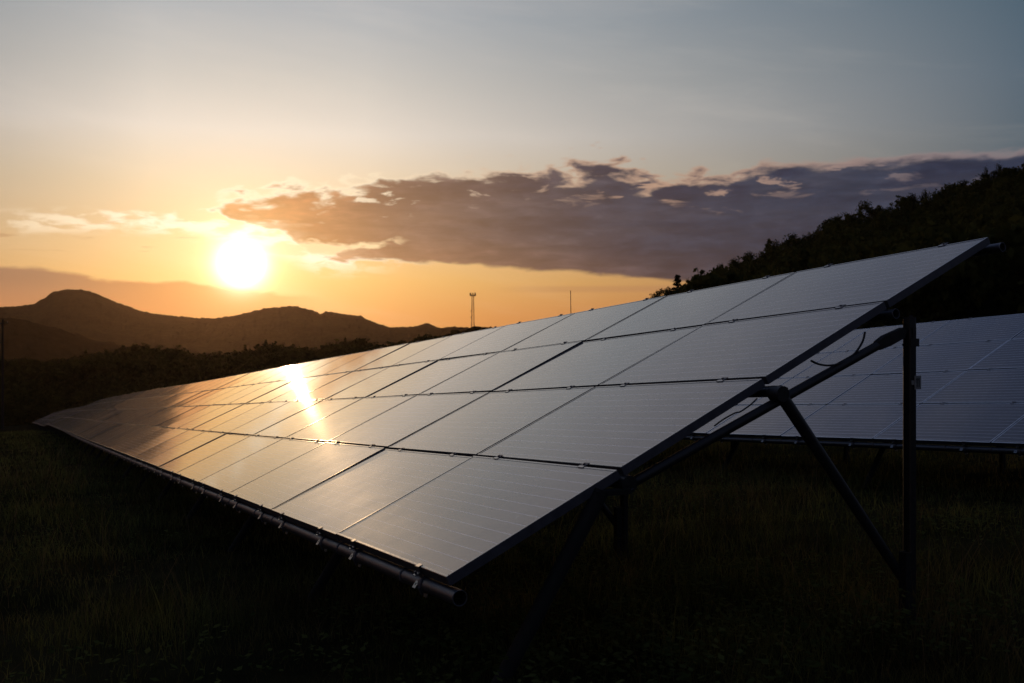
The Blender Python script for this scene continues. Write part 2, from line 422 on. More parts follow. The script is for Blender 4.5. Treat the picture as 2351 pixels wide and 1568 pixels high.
# wood beyond the left end of the array
pts = []
r = 222.
while r < 470:
    sp = 5.6+1.5*(r/450)
    for px in np.arange(-420, 1290, sp/r*FP):
        q = (px+rng.uniform(-.35, .35)*sp/r*FP-CX)/FP; rr = r+rng.uniform(-.4, .4)*sp; c = 1/math.sqrt(1+q*q); x, y = rr*q*c, rr*c
        if px > 700 and r < 300: continue
        f = np.clip((r-222)/120, 0, 1); h = (5.5+7*f)*rng.uniform(.75, 1.22); kind = 'broad'
        u = rng.random()
        if u < .06: kind = 'spruce'; h *= 1.1
        elif u < .25 and f < .5: kind = 'bush'; h *= .6
        pts.append((x, y, float(ground_z(x, y))-.3, kind, int(rng.integers(0, {'broad':8,'spruce':2,'bush':3}[kind])), h, h*rng.uniform(.85, 1.25)))
    r += sp*.95
for px in np.arange(-300, 300, 26):          # scrub along the field edge
    d = rng.uniform(205, 222); x, y = put(px+rng.uniform(-9, 9), d); h = rng.uniform(3., 5.5)
    pts.append((x, y, float(ground_z(x, y))-.3, 'bush', int(rng.integers(0, 3)), h, h*1.2))
woodland('woodland', pts, 'blurred dark woodland in the valley beyond the far end of the long array')
for (pxv, top, d, wd, lab, cat) in (
    (819, 777, 440, 13.5, 'broad rounded tree rising above the array edge right of the sun glare', 'tree'),
    (796, 784, 445, 9., 'smaller rounded tree leaning against the broad one above the array edge', 'tree'),
    (983, 768, 430, 5.2, 'small lone tree seen over the panels below the rocky hilltop', 'tree'),
    (205, 815, 300, 13, 'dark domed tree standing proud of the valley wood below the domed peak', 'tree'),
    (275, 799, 380, 16, 'wide tree crowning the valley wood between the domed tree and the sun', 'tree'),
    (400, 796, 420, 13, 'rounded treetop of the valley wood directly left of the low sun', 'tree')):
    x, y = put(pxv, d); g0 = float(ground_z(x, y)); h = max(3.5, (CY-top)/FP*d-g0)
    tree_thing('broadleaf_tree', 'broad', pxv % 6, x, y, h, wd*1.4, lab, cat)
for (pxv, top, d, lab) in ((1044, 755, 690, 'dark bush at the left foot of the knoll with the lattice mast'), (1058, 757, 688, 'dark bush nearest the lattice mast on its left side')):
    x, y = put(pxv, d); e = tree_thing('bush', 'bush', pxv % 3, x, y, 6, 6, lab, 'bush')
    e.location.z = (CY-top)/FP*d-5.5

# ------------------------------------------------------------------ the arrays
PW, PH, PITW, PITH, TH = 1.645, .985, 1.6574, 1.01, .046
def panel_glass():
    V = np.array([(.011, .011, -.002), (PH-.011, .011, -.002), (PH-.011, PW-.011, -.002), (.011, PW-.011, -.002)])
    V = np.vstack([V, V-[0, 0, .006]]); Q = np.array([(0, 1, 2, 3), (7, 6, 5, 4)])
    uv = V[Q.ravel()][:, [1, 0]]
    me = np_mesh('solar_panel', V, Q, [M_glass, M_back], mi=np.array([0, 1]), uv=uv); return me
def frame_mb(m, M=None):
    a = .015
    for lo, hi in (((0, 0, -TH), (a, PW, 0)), ((PH-a, 0, -TH), (PH, PW, 0)), ((a, 0, -TH), (PH-a, a, 0)), ((a, PW-a, -TH), (PH-a, PW, 0))):
        x0, y0, z0 = lo; x1, y1, z1 = hi
        vs = [(x0,y0,z0),(x1,y0,z0),(x1,y1,z0),(x0,y1,z0),(x0,y0,z1),(x1,y0,z1),(x1,y1,z1),(x0,y1,z1)]
        b = .0018        # softened upper arris so edges catch the sun
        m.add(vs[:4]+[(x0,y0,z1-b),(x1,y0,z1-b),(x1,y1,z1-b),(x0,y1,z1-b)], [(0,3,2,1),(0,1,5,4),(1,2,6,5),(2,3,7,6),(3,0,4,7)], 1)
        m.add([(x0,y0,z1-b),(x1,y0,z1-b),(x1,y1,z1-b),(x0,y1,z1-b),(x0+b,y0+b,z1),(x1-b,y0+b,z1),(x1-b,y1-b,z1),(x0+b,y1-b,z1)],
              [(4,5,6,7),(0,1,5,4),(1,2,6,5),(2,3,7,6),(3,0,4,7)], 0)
ME_GLASS = panel_glass()
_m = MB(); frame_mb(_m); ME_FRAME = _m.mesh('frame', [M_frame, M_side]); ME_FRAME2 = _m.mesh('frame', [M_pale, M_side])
def clamp_mesh():           # mid clamp bridging the gap above a panel
    m = MB(); m.box((-.013, -.026, .0005), (.002, .026, .003)); m.box((.002, -.026, .0005), (.034, .026, .003), 1); m.box((.004, -.026, -.045), (.020, .026, .0004), 1)
    m.tube([(.016, 0, .003), (.016, 0, .009)], .0065, 6, 1)
    return m.mesh('clamp', [M_frame, M_side])
ME_CLAMP = clamp_mesh()
CO = (.335, 1.32)

def upcol(t):                # row slope at distance t
    return math.atan((prof(t+.8)-prof(t-.8))/1.6)
def basis(b, jt=0., jr=0.):
    u = Vector((0, math.cos(b+jr), math.sin(b+jr))); s = Vector((1, 0, 0)); up = s.cross(u)
    v = s*math.cos(TILT+jt)+up*math.sin(TILT+jt); return v, u, v.cross(u)
def mat_of(o, v, u, n):
    return Matrix(((v.x, u.x, n.x, o[0]), (v.y, u.y, n.y, o[1]), (v.z, u.z, n.z, o[2]), (0, 0, 0, 1)))

# frame parts, local: x across the row (uphill), y along it, z up, origin under the lower panel edge at edge height
def pipe_xz(v, off=.088): return (v*math.cos(TILT)+off*math.sin(TILT), v*math.sin(TILT)-off*math.cos(TILT))
def post_mesh():
    m = MB(); x, zt = 2.80, 3.02*math.sin(TILT)-.10
    w, h, r = .026, .03, .013; ring = []
    for cx, cy, a0 in ((w-r, h-r, 0), (-w+r, h-r, 90), (-w+r, -h+r, 180), (w-r, -h+r, 270)):   # cold-rolled box section, rounded corners
        for k in range(5): a = R(a0+k*22.5); ring.append((x+cx+r*math.cos(a), cy+r*math.sin(a)))
    n = len(ring); V = [(a, b, -1.1) for a, b in ring]+[(a, b, zt) for a, b in ring]
    m.add(V, [(k, (k+1) % n, (k+1) % n+n, k+n) for k in range(n)], 0, True); m.add(V[n:], [tuple(range(n))])
    return m.mesh('post', [M_post])
def post_bracket_mesh():
    m = MB(); x = 2.80; z = 3.02*math.sin(TILT)-.10
    m.box((x-.030, -.036, z-.165), (x+.036, -.0302, z-.12)); m.box((x+.027, -.0301, z-.165), (x+.036, .02, z-.12)); m.box((x-.012, -.036, z-.1199), (x+.012, -.0302, z-.0601))
    px, pz = pipe_xz(3.0); m.box((x-.04, -.0360, z-.06), (px+.02, -.0302, z+.01))
    m.tube([(x-.05, 0, z-.155), (x+.05, 0, z-.155)], .008, 6)
    return m.mesh('bracket', [M_post])
def strut_mesh():
    m = MB(); x, z = pipe_xz(2.)
    m.tube([(x, -.075, z+.02), (2.70, -.055, -1.30+1.018)], .0, 3) if False else None
    m.tube([(x-.005, .02, z+.02), (2.70, -.03, -.285)], [.033, .027], 12)
    m.tube([(x, -.02, z-.004), (x, .055, z-.004)], .042, 14)      # knuckle round the pipe end
    return m.mesh('strut', [M_post])
def leg_mesh():
    m = MB(); x, z = pipe_xz(1.)
    m.tube([(.80, .05, .31), (.13, .05, -.72)], .037, 12); m.box((.76, .02, .29), (x, .08, .315)); return m.mesh('leg', [M_leg])
def stub_mesh():
    m = MB(); m.box((2.675, -.085, -1.0), (2.681, -.035, -.14)); m.box((2.681, -.085, -1.0), (2.725, -.080, -.14)); m.box((2.681, -.040, -1.0), (2.725, -.035, -.14))
    for z in (-.17, -.24, -.33): m.tube([(2.69, -.06, z), (2.80, -.02, z)], .006, 6)
    return m.mesh('stub_post', [M_leg])
def beam_mesh():
    m = MB(); x, z = pipe_xz(1.); e = (2.735, .0, 1.068); s = (x, .09, z-.025)
    a = Vector(s); b = Vector(e); k = a.lerp(b, .90)
    m.tube([a, k], .025, 12, cap=True)
    d = (b-a).normalized(); nrm = Vector((-d.z, 0, d.x))
    # flattened, widened end bolted to the post
    pts = [k+nrm*.025, k+d*.06+nrm*.034, b+nrm*.024+d*.01, b+d*.03, b-nrm*.034, k+d*.08-nrm*.034, k-nrm*.025]
    n = len(pts); V = [p+Vector((0, -.016, 0)) for p in pts]+[p+Vector((0, .016, 0)) for p in pts]
    m.add(V, [tuple(range(n)), tuple(range(2*n-1, n-1, -1))]+[(i, i+n, (i+1) % n+n, (i+1) % n) for i in range(n)])
    m.tube([(x, .03, z), (x, .12, z)], .043, 14)
    return m.mesh('tie_beam', [M_post])
def cantilever_mesh():
    m = MB(); a = pipe_xz(0., .135); b = pipe_xz(4., .135)
    m.bar((a[0]+.02, .85, a[1]), (b[0]-.02, 1.05, b[1]), .04, .045); return m.mesh('rafter', [M_post])
FR = [('post', post_mesh()), ('bracket', post_bracket_mesh()), ('strut', strut_mesh()), ('leg', leg_mesh()), ('stub_post', stub_mesh()), ('tie_beam', beam_mesh())]

def pipe_clamp_mesh():       # bracket tying the lower panel edge to the big pipe; axes: v, along the pipe, panel normal
    m = MB(); pz = -.096
    m.ring((0, 0, pz), (0, 1, 0), .0352, .040, .040, 20, 1)
    m.box((-.006, -.020, .001), (.016, .020, .004), 0)                    # hook over the frame
    m.box((-.010, -.020, -.062), (-.006, .020, .0045), 1)                 # strap down to the pipe
    m.box((-.036, -.016, -.030), (-.0101, .016, -.026), 0)                # little shelf with its nut
    m.tube([(-.024, .004, -.0259), (-.024, .004, -.014)], .007, 6, 1)
    T = Matrix.Translation((-.036, .034, pz+.016)) @ Matrix.Rotation(R(-28), 4, 'Y')
    for lo, hi in (((-.020, -.018, 0), (-.006, .018, .003)), ((.006, -.018, 0), (.020, .018, .003)), ((-.006, -.018, 0), (.006, -.006, .003)), ((-.006, .006, 0), (.006, .018, .003))):
        m.box(lo, hi, 0, T)                                               # tab with a square hole
    m.box((-.045, -.012, pz-.030), (-.0365, .012, pz+.010), 1)
    for y in (-.010, .012): m.tube([(-.030, y, pz-.050), (-.022, y, pz-.034)], .006, 6, 0)
    return m.mesh('pipe_clamp', [M_clamp, M_side])
ME_PC = pipe_clamp_mesh()
def collar_mesh():
    m = MB(); m.ring((0, 0, -.096), (0, 1, 0), .0353, .0385, .020, 20, 0); return m.mesh('collar', [M_side])
ME_COL = collar_mesh()

def text_one(m, y0, z0, h, mi):   # the figure 1 as it stands on the plate, drawn in the x-facing plane
    pass

def build_array(org, t0, k0, k1, kparts, label, zoff, nframes, t_first=0., plate=False):
    """org: world xyz of station 0; columns k0..k1-1 run along the row"""
    root = D.objects.new('solar_array', None); COL.objects.link(root)
    root.location = org; root.rotation_euler = (0, 0, -HD)
    tag(root, label, 'solar array', 'ground-mounted solar arrays on the meadow')
    pz0 = prof(t0)
    zl = lambda t: float(prof(t0+t)-pz0)+zoff(t)
    farV = []; farQ = []; farU = []; farM = []; nf = 0
    fm = MB(); frame_mb(fm); fv = np.array([tuple(v) for v in fm.v]); ff = fm.f; fmi = fm.m
    for k in range(k0, k1):
        t = k*PITW; b = math.atan2(zl(t+PITW)-zl(t), PITW); cb = math.cos(b)
        for j in range(4):
            jt, jr = rng.normal(0, R(.14)), rng.normal(0, R(.14))
            v, u, n = basis(b)
            o = Vector((0, t*1., zl(t)))+v*(j*PITH)+u*((PITW-PW)/2)
            v2, u2, n2 = basis(b, jt, jr); Mx = mat_of(o, v2, u2, n2)
            if k < kparts:
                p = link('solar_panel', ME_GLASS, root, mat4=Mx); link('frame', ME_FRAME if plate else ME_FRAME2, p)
                for c in CO: link('clamp', ME_CLAMP, p, loc=(PH, c+rng.normal(0, .006), 0))
            else:
                G = np.array(Mx)
                for (VV, QQ, UU, MM) in ((GV, GQ, GU, GM), (fv, ff, None, fmi)):
                    W = VV@G[:3, :3].T+G[:3, 3]
                    farV.append(W)
                    for q, mi in zip(QQ, MM):
                        farQ.append([i+nf for i in q]); farM.append(mi if UU is not None else mi+2)
                        for i in q: farU.append((VV[i][1], VV[i][0]))
                    nf += len(W)
    if farV:
        me = np_mesh('distant_panels', np.vstack(farV), np.array(farQ), [M_glass, M_back, M_frame, M_side], mi=np.array(farM), uv=np.array(farU))
        o = link('distant_panels', me, root); o['kind'] = 'stuff'
    tt = np.arange(k0*PITW, k1*PITW+.1, PITW)
    for j in range(5):
        m = MB(); v_, u_, n_ = basis(upcol(t0+.5)); off = .096 if j == 0 else .088; pr = .0355 if j == 0 else .0295
        pts = [Vector((0, t, zl(t)))+v_*(j*PITH)-n_*off for t in tt]
        pts[0] = pts[0]-u_*(.045 if j in (0, 4) else .02)
        m.tube(pts, pr, 20, cap=False)
        d = (pts[0]-pts[1]).normalized()     # open pipe end: a wall and a dark inside
        m.ring(pts[0]-d*.001, d, pr-.004, pr+.0001, .004, 20)
        m.tube([pts[0], pts[0]-d*.25], pr-.0041, 20, cap=False)
        m.obj('purlin', [M_steel], root)
    for k in range(k0, min(k1, kparts)):
        t = k*PITW; b = math.atan2(zl(t+PITW)-zl(t), PITW)
        for c in CO:
            link('pipe_clamp', ME_PC, root, mat4=mat_of((0, t+c, zl(t+c)), *basis(b)))
        for c in ((0.,) if k % 3 == 1 else (0., .60)):
            if k == k0 and c == 0.: continue
            link('collar', ME_COL, root, mat4=mat_of((0, t+c, zl(t+c)), *basis(b)))
    for i in range(nframes):
        t = t_first+i*2.88
        if t > k1*PITW: break
        for name, me in FR:
            p = link(name, me, root, loc=(0, t, zl(t)))
            if i == 0 and plate and name == 'post':
                # number plate, "11" in black on pale plate, on the side of the post that faces the camera
                m = MB(); zc = -.0+(CY-878)/FP*5.44-A[2]
                x0, x1 = 2.796, 2.846; y = -.036
                m.box((x0, y-.004, zc-.038), (x1, y, zc+.038)); m.box((x0-.02, y-.0, zc-.012), (x0+.01, y+.003, zc+.012))
                pl = m.obj('number_plate', [M_plate], p)
                d = MB()
                for cx in (.017, .033):
                    X = x0+cx
                    d.box((X-.0032, y-.0052, zc-.024), (X+.0032, y-.0040, zc+.026))
                    d.add([(X-.0032, y-.0052, zc+.026), (X-.0105, y-.0052, zc+.016), (X-.0105, y-.0052, zc+.010), (X-.0032, y-.0052, zc+.018)], [(0, 1, 2, 3)])
                pl2 = d.obj('number_plate', [M_black], p); pl2.name = 'plate_number'
    return root, zl
M_plate = metal('pale number plate', (.32, .32, .31), .6, 0., 30)
GV = np.array([v.co[:] for v in ME_GLASS.vertices]); GQ = [tuple(p.vertices) for p in ME_GLASS.polygons]; GM = [p.material_index for p in ME_GLASS.polygons]; GU = True
_cb = math.cos(R(3.85))
arr1, z1 = build_array(tuple(A), 0., 0, 121, 25, 'long solar array reflecting the setting sun, reaching from the foreground to the far left', lambda t: 0., 70, -.03, True)
A2 = np.array([5.284, 10.672, -1.12]); U2 = (A2[:2]-A[:2])@uh
KB = 3
org2 = (A2[0]-uh[0]*KB*PITW, A2[1]-uh[1]*KB*PITW, A2[2]+.063*KB*PITW)
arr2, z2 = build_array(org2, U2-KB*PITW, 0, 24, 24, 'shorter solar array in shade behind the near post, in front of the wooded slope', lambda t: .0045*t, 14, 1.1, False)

# cables under the end of the long array, in its local frame
def loc1(px, py, s):   # point on the plane across the row at distance s along the camera ray -> local
    q = (px-CX)/FP; M = arr1.matrix_basis.inverted() if False else None
    # find depth where the ray crosses local y = s
    d = np.array([q, 1., -(py-CY)/FP]); o = -A
    k = (s-(o[0]*uh[0]+o[1]*uh[1]))/(d[0]*uh[0]+d[1]*uh[1]); P = d*k-A
    return (P[0]*sh[0]+P[1]*sh[1], P[0]*uh[0]+P[1]*uh[1], P[2])
def cable(pts, s, r=.0045):
    P = [Vector(loc1(a, b, s)) for a, b in pts]; C = []
    for i in range(len(P)-1):
        p0, p1, p2, p3 = P[max(i-1, 0)], P[i], P[i+1], P[min(i+2, len(P)-1)]
        for k in range(5):
            t = k/5; C.append(.5*((2*p1)+(-p0+p2)*t+(2*p0-5*p1+4*p2-p3)*t*t+(-p0+3*p1-3*p2+p3)*t**3))
    C.append(P[-1]); m = MB(); m.tube(C, r, 6); return m.obj('cable', [M_black], arr1)
cable([(1862, 828), (1880, 836), (1905, 839), (1935, 832), (1962, 812), (1980, 785), (1986, 762)], -.02, .006)
cable([(1790, 892), (1800, 889), (1808, 892), (1806, 903), (1802, 910)], -.03, .004)
cable([(1640, 978), (1662, 962), (1688, 948), (1700, 945), (1722, 930), (1738, 915)], .05, .004)
jb = MB(); 
for (jx, jy) in ((.62, 1.0), (1.63, 1.0), (2.64, 1.0), (3.65, 1.0)): pass

# ------------------------------------------------------------------ masts and poles
def lattice_mast():
    d = 700.; sc = d/FP; x, y = put(1085.5, d); base = (CY-753)/FP*d; H = (753-674)*sc
    e = D.objects.new('lattice_mast', None); COL.objects.link(e); e.location = (x, y, base-.5)
    tag(e, 'tall steel lattice mast with a wide antenna head on the knoll', 'mast')
    wb, wt = 1.1, .62; H += .5; n = 11; m = MB()
    def c(k, i):
        f = k/n; w = wb+(wt-wb)*f; sx, sy = ((-1,-1),(1,-1),(1,1),(-1,1))[i % 4]; return (sx*w, sy*w, H*f*.93)
    for i in range(4): m.bar(c(0, i), c(n, i), .22, .22)
    for k in range(n):
        for i in range(4):
            m.bar(c(k, i), c(k+1, i+1), .10, .10); m.bar(c(k+1, i), c(k+1, i+1), .10, .10); m.bar(c(k, i+1), c(k+1, i), .10, .10)
    m.obj('lattice', [M_post], e)
    m = MB(); m.tube([(0, 0, H*.93), (0, 0, H*.95)], 2.3, 12); m.ring((0, 0, H*.975), (0, .001, 1), 2.2, 2.35, .12, 16); m.obj('platform', [M_post], e)
    m = MB()
    for k in range(8):
        a = k*math.pi/4; m.box((2.0*math.cos(a)-.22, 2.0*math.sin(a)-.22, H*.95), (2.0*math.cos(a)+.22, 2.0*math.sin(a)+.22, H*1.02))
    m.tube([(0, 0, H*.95), (0, 0, H*1.03)], .12, 6); m.obj('antenna', [M_post], e)
    m = MB()
    for k, z in enumerate((.32, .5)):
        m.tube([(-wb, -1.1, H*z), (-wb, -1.5, H*z)], .45, 10)
    m.obj('dish', [M_post], e)
lattice_mast()
def rod():
    d = 25.5; x, y = put(1312.5, d); g = float(ground_z(x, y)); e = D.objects.new('lightning_rod', None); COL.objects.link(e); e.location = (x, y, g)
    tag(e, 'thin upright lightning rod standing behind the top edge of the array', 'lightning rod')
    H = (CY-667)/FP*d-g
    m = MB(); m.tube([(0, 0, -.2), (0, 0, H*.55)], .021, 8); m.obj('pole', [M_post], e)
    m = MB(); m.tube([(0, 0, H*.55), (-.03, 0, H)], [.012, .009], 8); m.obj('tip', [M_post], e)
rod()
def hill_mast():
    d = 3480.; x, y = put(682, d); b = (CY-713)/FP*d; m = MB()
    m.tube([(0, 0, -6), (0, 0, 15)], [.9, .7], 6); m.tube([(0, 0, 11), (0, 0, 13)], 2.0, 8)
    m.bar((-2.6, 0, 9), (2.6, 0, 9), .5, .5)
    o = m.obj('radio_mast', [M_post], loc=(x, y, b)); tag(o, 'tiny radio mast on the rounded far hilltop right of the sun', 'mast')
hill_mast()
def pole():
    d = 120.; x, y = put(6, d); g = float(ground_z(x, y)); H = (CY-733)/FP*d-g
    e = D.objects.new('utility_pole', None); COL.objects.link(e); e.location = (x, y, g)
    tag(e, 'dim wooden utility pole before the dark hillside at the left edge', 'pole')
    m = MB(); m.tube([(0, 0, -.5), (0, 0, H)], [.16, .11], 8); m.obj('pole', [M_bark], e)
    m = MB(); m.bar((-.7, 0, H-.5), (.7, 0, H-.5), .1, .12); m.obj('crossarm', [M_bark], e)
    for k in (-.6, 0, .6):
        m = MB(); m.tube([(k, 0, H-.44), (k, 0, H-.36)], [.03, .03], 6); m.tube([(k, 0, H-.36), (k, 0, H-.24)], [.06, .035], 8); m.obj('insulator', [M_side], e)
pole()

# ------------------------------------------------------------------ grass, weeds, stalks
def inside_ok(x, y): return np.ones_like(x, bool)
def scatter(n, r0, r1, power, az0=-33, az1=33):
    u = rng.random(n); e = 2-power
    r = (r0**e+(r1**e-r0**e)*u)**(1/e) if abs(e) > 1e-3 else r0*(r1/r0)**u
    a = np.radians(rng.uniform(az0, az1, n)); return r*np.sin(a), r*np.cos(a), r
def blades(name, n, r0, r1, power, h0, h1, w, lean, mat, label, patch=.0, segs=2):
    x, y, r = scatter(n, r0, r1, power)
    dens = np.clip((fbm(x*.8+3, y*.8, 3)+.5-.5)*2.6+.5, 0, 1); keep = rng.random(n) < np.clip(.35+dens*1.1-patch, .05, 1); x, y, r = x[keep], y[keep], r[keep]; n = len(x)
    z = ground_z(x, y)-.02
    tall = .45+1.1*np.clip(fbm(x*.9+9, y*.9, 3)*2.2+.5, 0, 1)
    h = rng.uniform(h0, h1, n)*tall; ww = w*rng.uniform(.6, 1.3, n)*np.clip(r/6, 1, 9)
    a = rng.uniform(0, 6.283, n); dx, dy = np.cos(a), np.sin(a); b = rng.uniform(0, 6.283, n); lx, ly = np.cos(b), np.sin(b)
    ln = rng.uniform(.1, lean, n)*h
    rows = []
    for k in range(segs+1):
        f = k/segs; cx = x+lx*ln*f*f; cy = y+ly*ln*f*f; cz = z+h*(f-.12*f*f*lean); wd = ww*(1-f)**.7*.5
        if k == segs: rows.append(np.stack([cx, cy, cz], 1)[:, None])
        else: rows.append(np.stack([np.stack([cx-dx*wd, cy-dy*wd, cz], 1), np.stack([cx+dx*wd, cy+dy*wd, cz], 1)], 1))
    V = np.concatenate(rows, 1); m = V.shape[1]; base = (np.arange(n)*m)[:, None]
    tri = []
    for k in range(segs-1): tri += [(2*k, 2*k+1, 2*k+3), (2*k, 2*k+3, 2*k+2)]
    tri.append((2*segs-2, 2*segs-1, 2*segs)); tri = np.array(tri)
    Q = (base[:, None]+tri[None]).reshape(-1, 3); tone = np.repeat(rng.random(n)*.6+.4*np.clip(fbm(x*.5, y*.5)+.5, 0, 1), len(tri))
    o = link(name, np_mesh(name, V.reshape(-1, 3), Q, [mat], col=tone)); return tag(o, label, kind='stuff')
blades('grass', 300000, 2.6, 130, 1.55, .06, .22, .0045, .9, M_grass, 'dark unmown meadow grass under and around the arrays')
blades('tall_grass', 26000, 3.0, 60, 1.3, .18, .42, .0035, .7, M_grass, 'taller tufts of grass standing out of the dark meadow', patch=.35, segs=3)
blades('dry_grass', 9000, 3.0, 45, 1.2, .25, .5, .0028, .8, M_dry, 'thin dry pale stalks scattered through the meadow', patch=.3, segs=3)
def weeds():
    x, y, r = scatter(9000, 3., 26, 1.2); px = CX+FP*x/y
    d = fbm(x*.5+40, y*.5, 3)+.5; k = (rng.random(len(x)) < np.clip((d-.42)*4, 0, 1)*np.where(px > 900, 1., .35)); x, y = x[k], y[k]
    n = len(x); nl = 9; h = rng.uniform(.05, .28, n); z = ground_z(x, y)
    P = np.repeat(np.stack([x, y, z], 1), nl, 0); H = np.repeat(h, nl); N = len(P)
    a = rng.uniform(0, 6.283, N); rr = rng.uniform(.02, .11, N); c = P+np.stack([np.cos(a)*rr, np.sin(a)*rr, H*rng.uniform(.4, 1., N)], 1)
    out = np.stack([np.cos(a), np.sin(a), rng.uniform(-.4, .5, N)], 1); out /= np.linalg.norm(out, axis=1)[:, None]
    side = np.stack([-np.sin(a), np.cos(a), rng.uniform(-.3, .3, N)], 1); L = rng.uniform(.018, .042, N)[:, None]
    V = np.stack([c, c+out*L*.55+side*L*.42, c+out*L*1.25, c+out*L*.55-side*L*.42], 1).reshape(-1, 3)
    o = link('undergrowth', np_mesh('undergrowth', V, np.arange(len(V)).reshape(-1, 4), [M_weed], col=np.repeat(rng.random(n), nl)))
    tag(o, 'low broad-leaved weeds and bramble between the grass below the arrays', kind='stuff')
weeds()

# ------------------------------------------------------------------ sky
def s2l(c): return tuple(((v/255)/12.92 if v/255 <= .04045 else ((v/255+.055)/1.055)**2.4) for v in c)
SUN_PX = (554.5, 606.)
sx, sy = (SUN_PX[0]-CX)/FP, (CY-SUN_PX[1])/FP
sdir = Vector((sx, 1, sy)).normalized(); SUN_AZ = math.atan2(sdir.x, sdir.y); SUN_EL = math.asin(sdir.z)
def pel(px, py):
    q = (px-CX)/FP; return math.degrees(math.atan(q)), math.degrees(math.atan((CY-py)/FP/math.sqrt(1+q*q)))
def world():
    w = D.worlds.new('World'); scn.world = w; w.use_nodes = True; nt = w.node_tree; t = NT(nt)
    bg = nt.nodes['Background']; out = nt.nodes['World Output']
    tc = t.n('ShaderNodeTexCoord').outputs['Generated']; nrm = t.vmath('NORMALIZE', tc)
    sp = t.n('ShaderNodeSeparateXYZ'); t.l(nrm, sp.inputs[0]); X, Y, Z = sp.outputs
    DEG = 180/math.pi
    az = t.math('MULTIPLY', t.math('ARCTAN2', X, Y), DEG); el = t.math('MULTIPLY', t.math('ARCSINE', Z), DEG)
    cosg = t.vmath('DOT_PRODUCT', nrm, tuple(sdir)); g = t.math('MULTIPLY', t.math('ARCCOSINE', t.math('MINIMUM', cosg, .9999999)), DEG)
    daz = t.math('ABSOLUTE', t.math('SUBTRACT', az, math.degrees(SUN_AZ))); daz = t.math('MINIMUM', daz, t.math('SUBTRACT', 360., daz)); daz = t.math('MULTIPLY', daz, t.sm(az, math.degrees(SUN_AZ)-8, math.degrees(SUN_AZ)+2, 1.6, 1.))
    ef = t.math('DIVIDE', t.math('MAXIMUM', el, 0.), 90.)
    A_ = [(0,(214,138,66)),(1.5,(224,150,76)),(3.6,(232,178,98)),(5.2,(230,188,128)),(8.9,(220,198,166)),(11.9,(218,209,199)),(14.8,(196,193,188)),(18.5,(170,175,180)),(22,(170,170,176)),(27,(158,157,167)),(32,(118,126,152)),(42,(84,98,128)),(90,(44,56,82))]
    B_ = [(0,(136,90,70)),(2.5,(144,96,76)),(5.8,(112,98,96)),(9.8,(88,100,110)),(14,(86,102,116)),(19,(72,94,110)),(25,(62,84,112)),(32,(40,62,98)),(42,(38,56,90)),(90,(38,50,78))]
    C_ = [(0,(70,66,72)),(10,(64,68,80)),(28,(54,64,86)),(90,(38,50,78))]
    ra = t.ramp(ef, [(e/90, s2l(c)) for e, c in A_]); rb = t.ramp(ef, [(e/90, s2l(c)) for e, c in B_]); rc = t.ramp(ef, [(e/90, s2l(c)) for e, c in C_])
    base = t.mix(t.lin(daz, 7., 44.), ra, rb); base = t.mix(t.sm(daz, 45., 110.), base, rc)
    # thin high cirrus veils
    cv = t.n('ShaderNodeCombineXYZ'); t.l(t.math('MULTIPLY', az, .05), cv.inputs[0]); t.l(t.math('MULTIPLY', t.math('ADD', el, t.math('MULTIPLY', az, .12)), .30), cv.inputs[1])
    ci = t.noise(cv.outputs[0], 1.3, 7, .6, .4)
    base = t.mix(t.math('MULTIPLY', t.sm(ci, .45, .75), .07), base, (1., .86, .72, 1))
    # aureole round the low sun
    glow = t.math('MULTIPLY', t.math('EXPONENT', t.math('DIVIDE', g, -4.6)), .60)
    glow2 = t.math('MULTIPLY', t.math('EXPONENT', t.math('DIVIDE', g, -10.)), .08)
    base = t.mix(1., base, t.mix(1., (1., .73, .40, 1), t.mix(1., (0, 0, 0, 1), glow, 'ADD'), 'MULTIPLY'), 'ADD')
    base = t.mix(1., base, t.mix(1., (1., .80, .55, 1), t.mix(1., (0, 0, 0, 1), glow2, 'ADD'), 'MULTIPLY'), 'ADD')
    near = t.math('EXPONENT', t.math('DIVIDE', g, -7.))          # 1 at the sun
    # ---- noise fields in (azimuth, elevation)
    def field(kx, ky, sc, det, ro, dist=0., off=0.):
        c = t.n('ShaderNodeCombineXYZ'); t.l(t.math('MULTIPLY', az, kx), c.inputs[0]); t.l(t.math('MULTIPLY', el, ky), c.inputs[1]); c.inputs[2].default_value = off
        return t.noise(c.outputs[0], sc, det, ro, dist)
    n1 = field(.24, .72, 1., 6, .5, .3, 1.); n2 = field(.55, 1.5, 1.2, 5, .5, .3, 5.); n3 = field(.12, .9, 1.1, 7, .55, .6, 9.)
    AZ0, AZ1 = -60., 60.
    af = t.lin(az, AZ0, AZ1)
    def curve(pts, sc=20.):
        st = []
        for (px, py) in pts:
            a, e = pel(px, py); st.append(((a-AZ0)/(AZ1-AZ0), (e/sc,)*3))
        r = t.ramp(af, st); return t.math('MULTIPLY', r, sc)
    UP = curve([(400,500),(505,478),(540,462),(620,452),(700,441),(850,437),(960,417),(1100,407),(1160,396),(1250,402),(1370,398),(1430,412),(1530,428),(1640,420),(1700,408),(1760,386),(1900,379),(2060,379),(2200,363),(2351,358),(2800,350)])
    LO = curve([(400,500),(505,484),(530,505),(600,516),(650,530),(685,552),(705,596),(850,604),(1000,606),(1100,613),(1250,623),(1350,629),(1450,640),(1600,650),(2351,640),(2800,640)])
    dUp = t.math('SUBTRACT', UP, el); dLo = t.math('SUBTRACT', el, LO)
    nn = t.math('ADD', t.math('MULTIPLY', t.math('SUBTRACT', n1, .5), 3.0), t.math('MULTIPLY', t.math('SUBTRACT', n2, .5), 2.3))
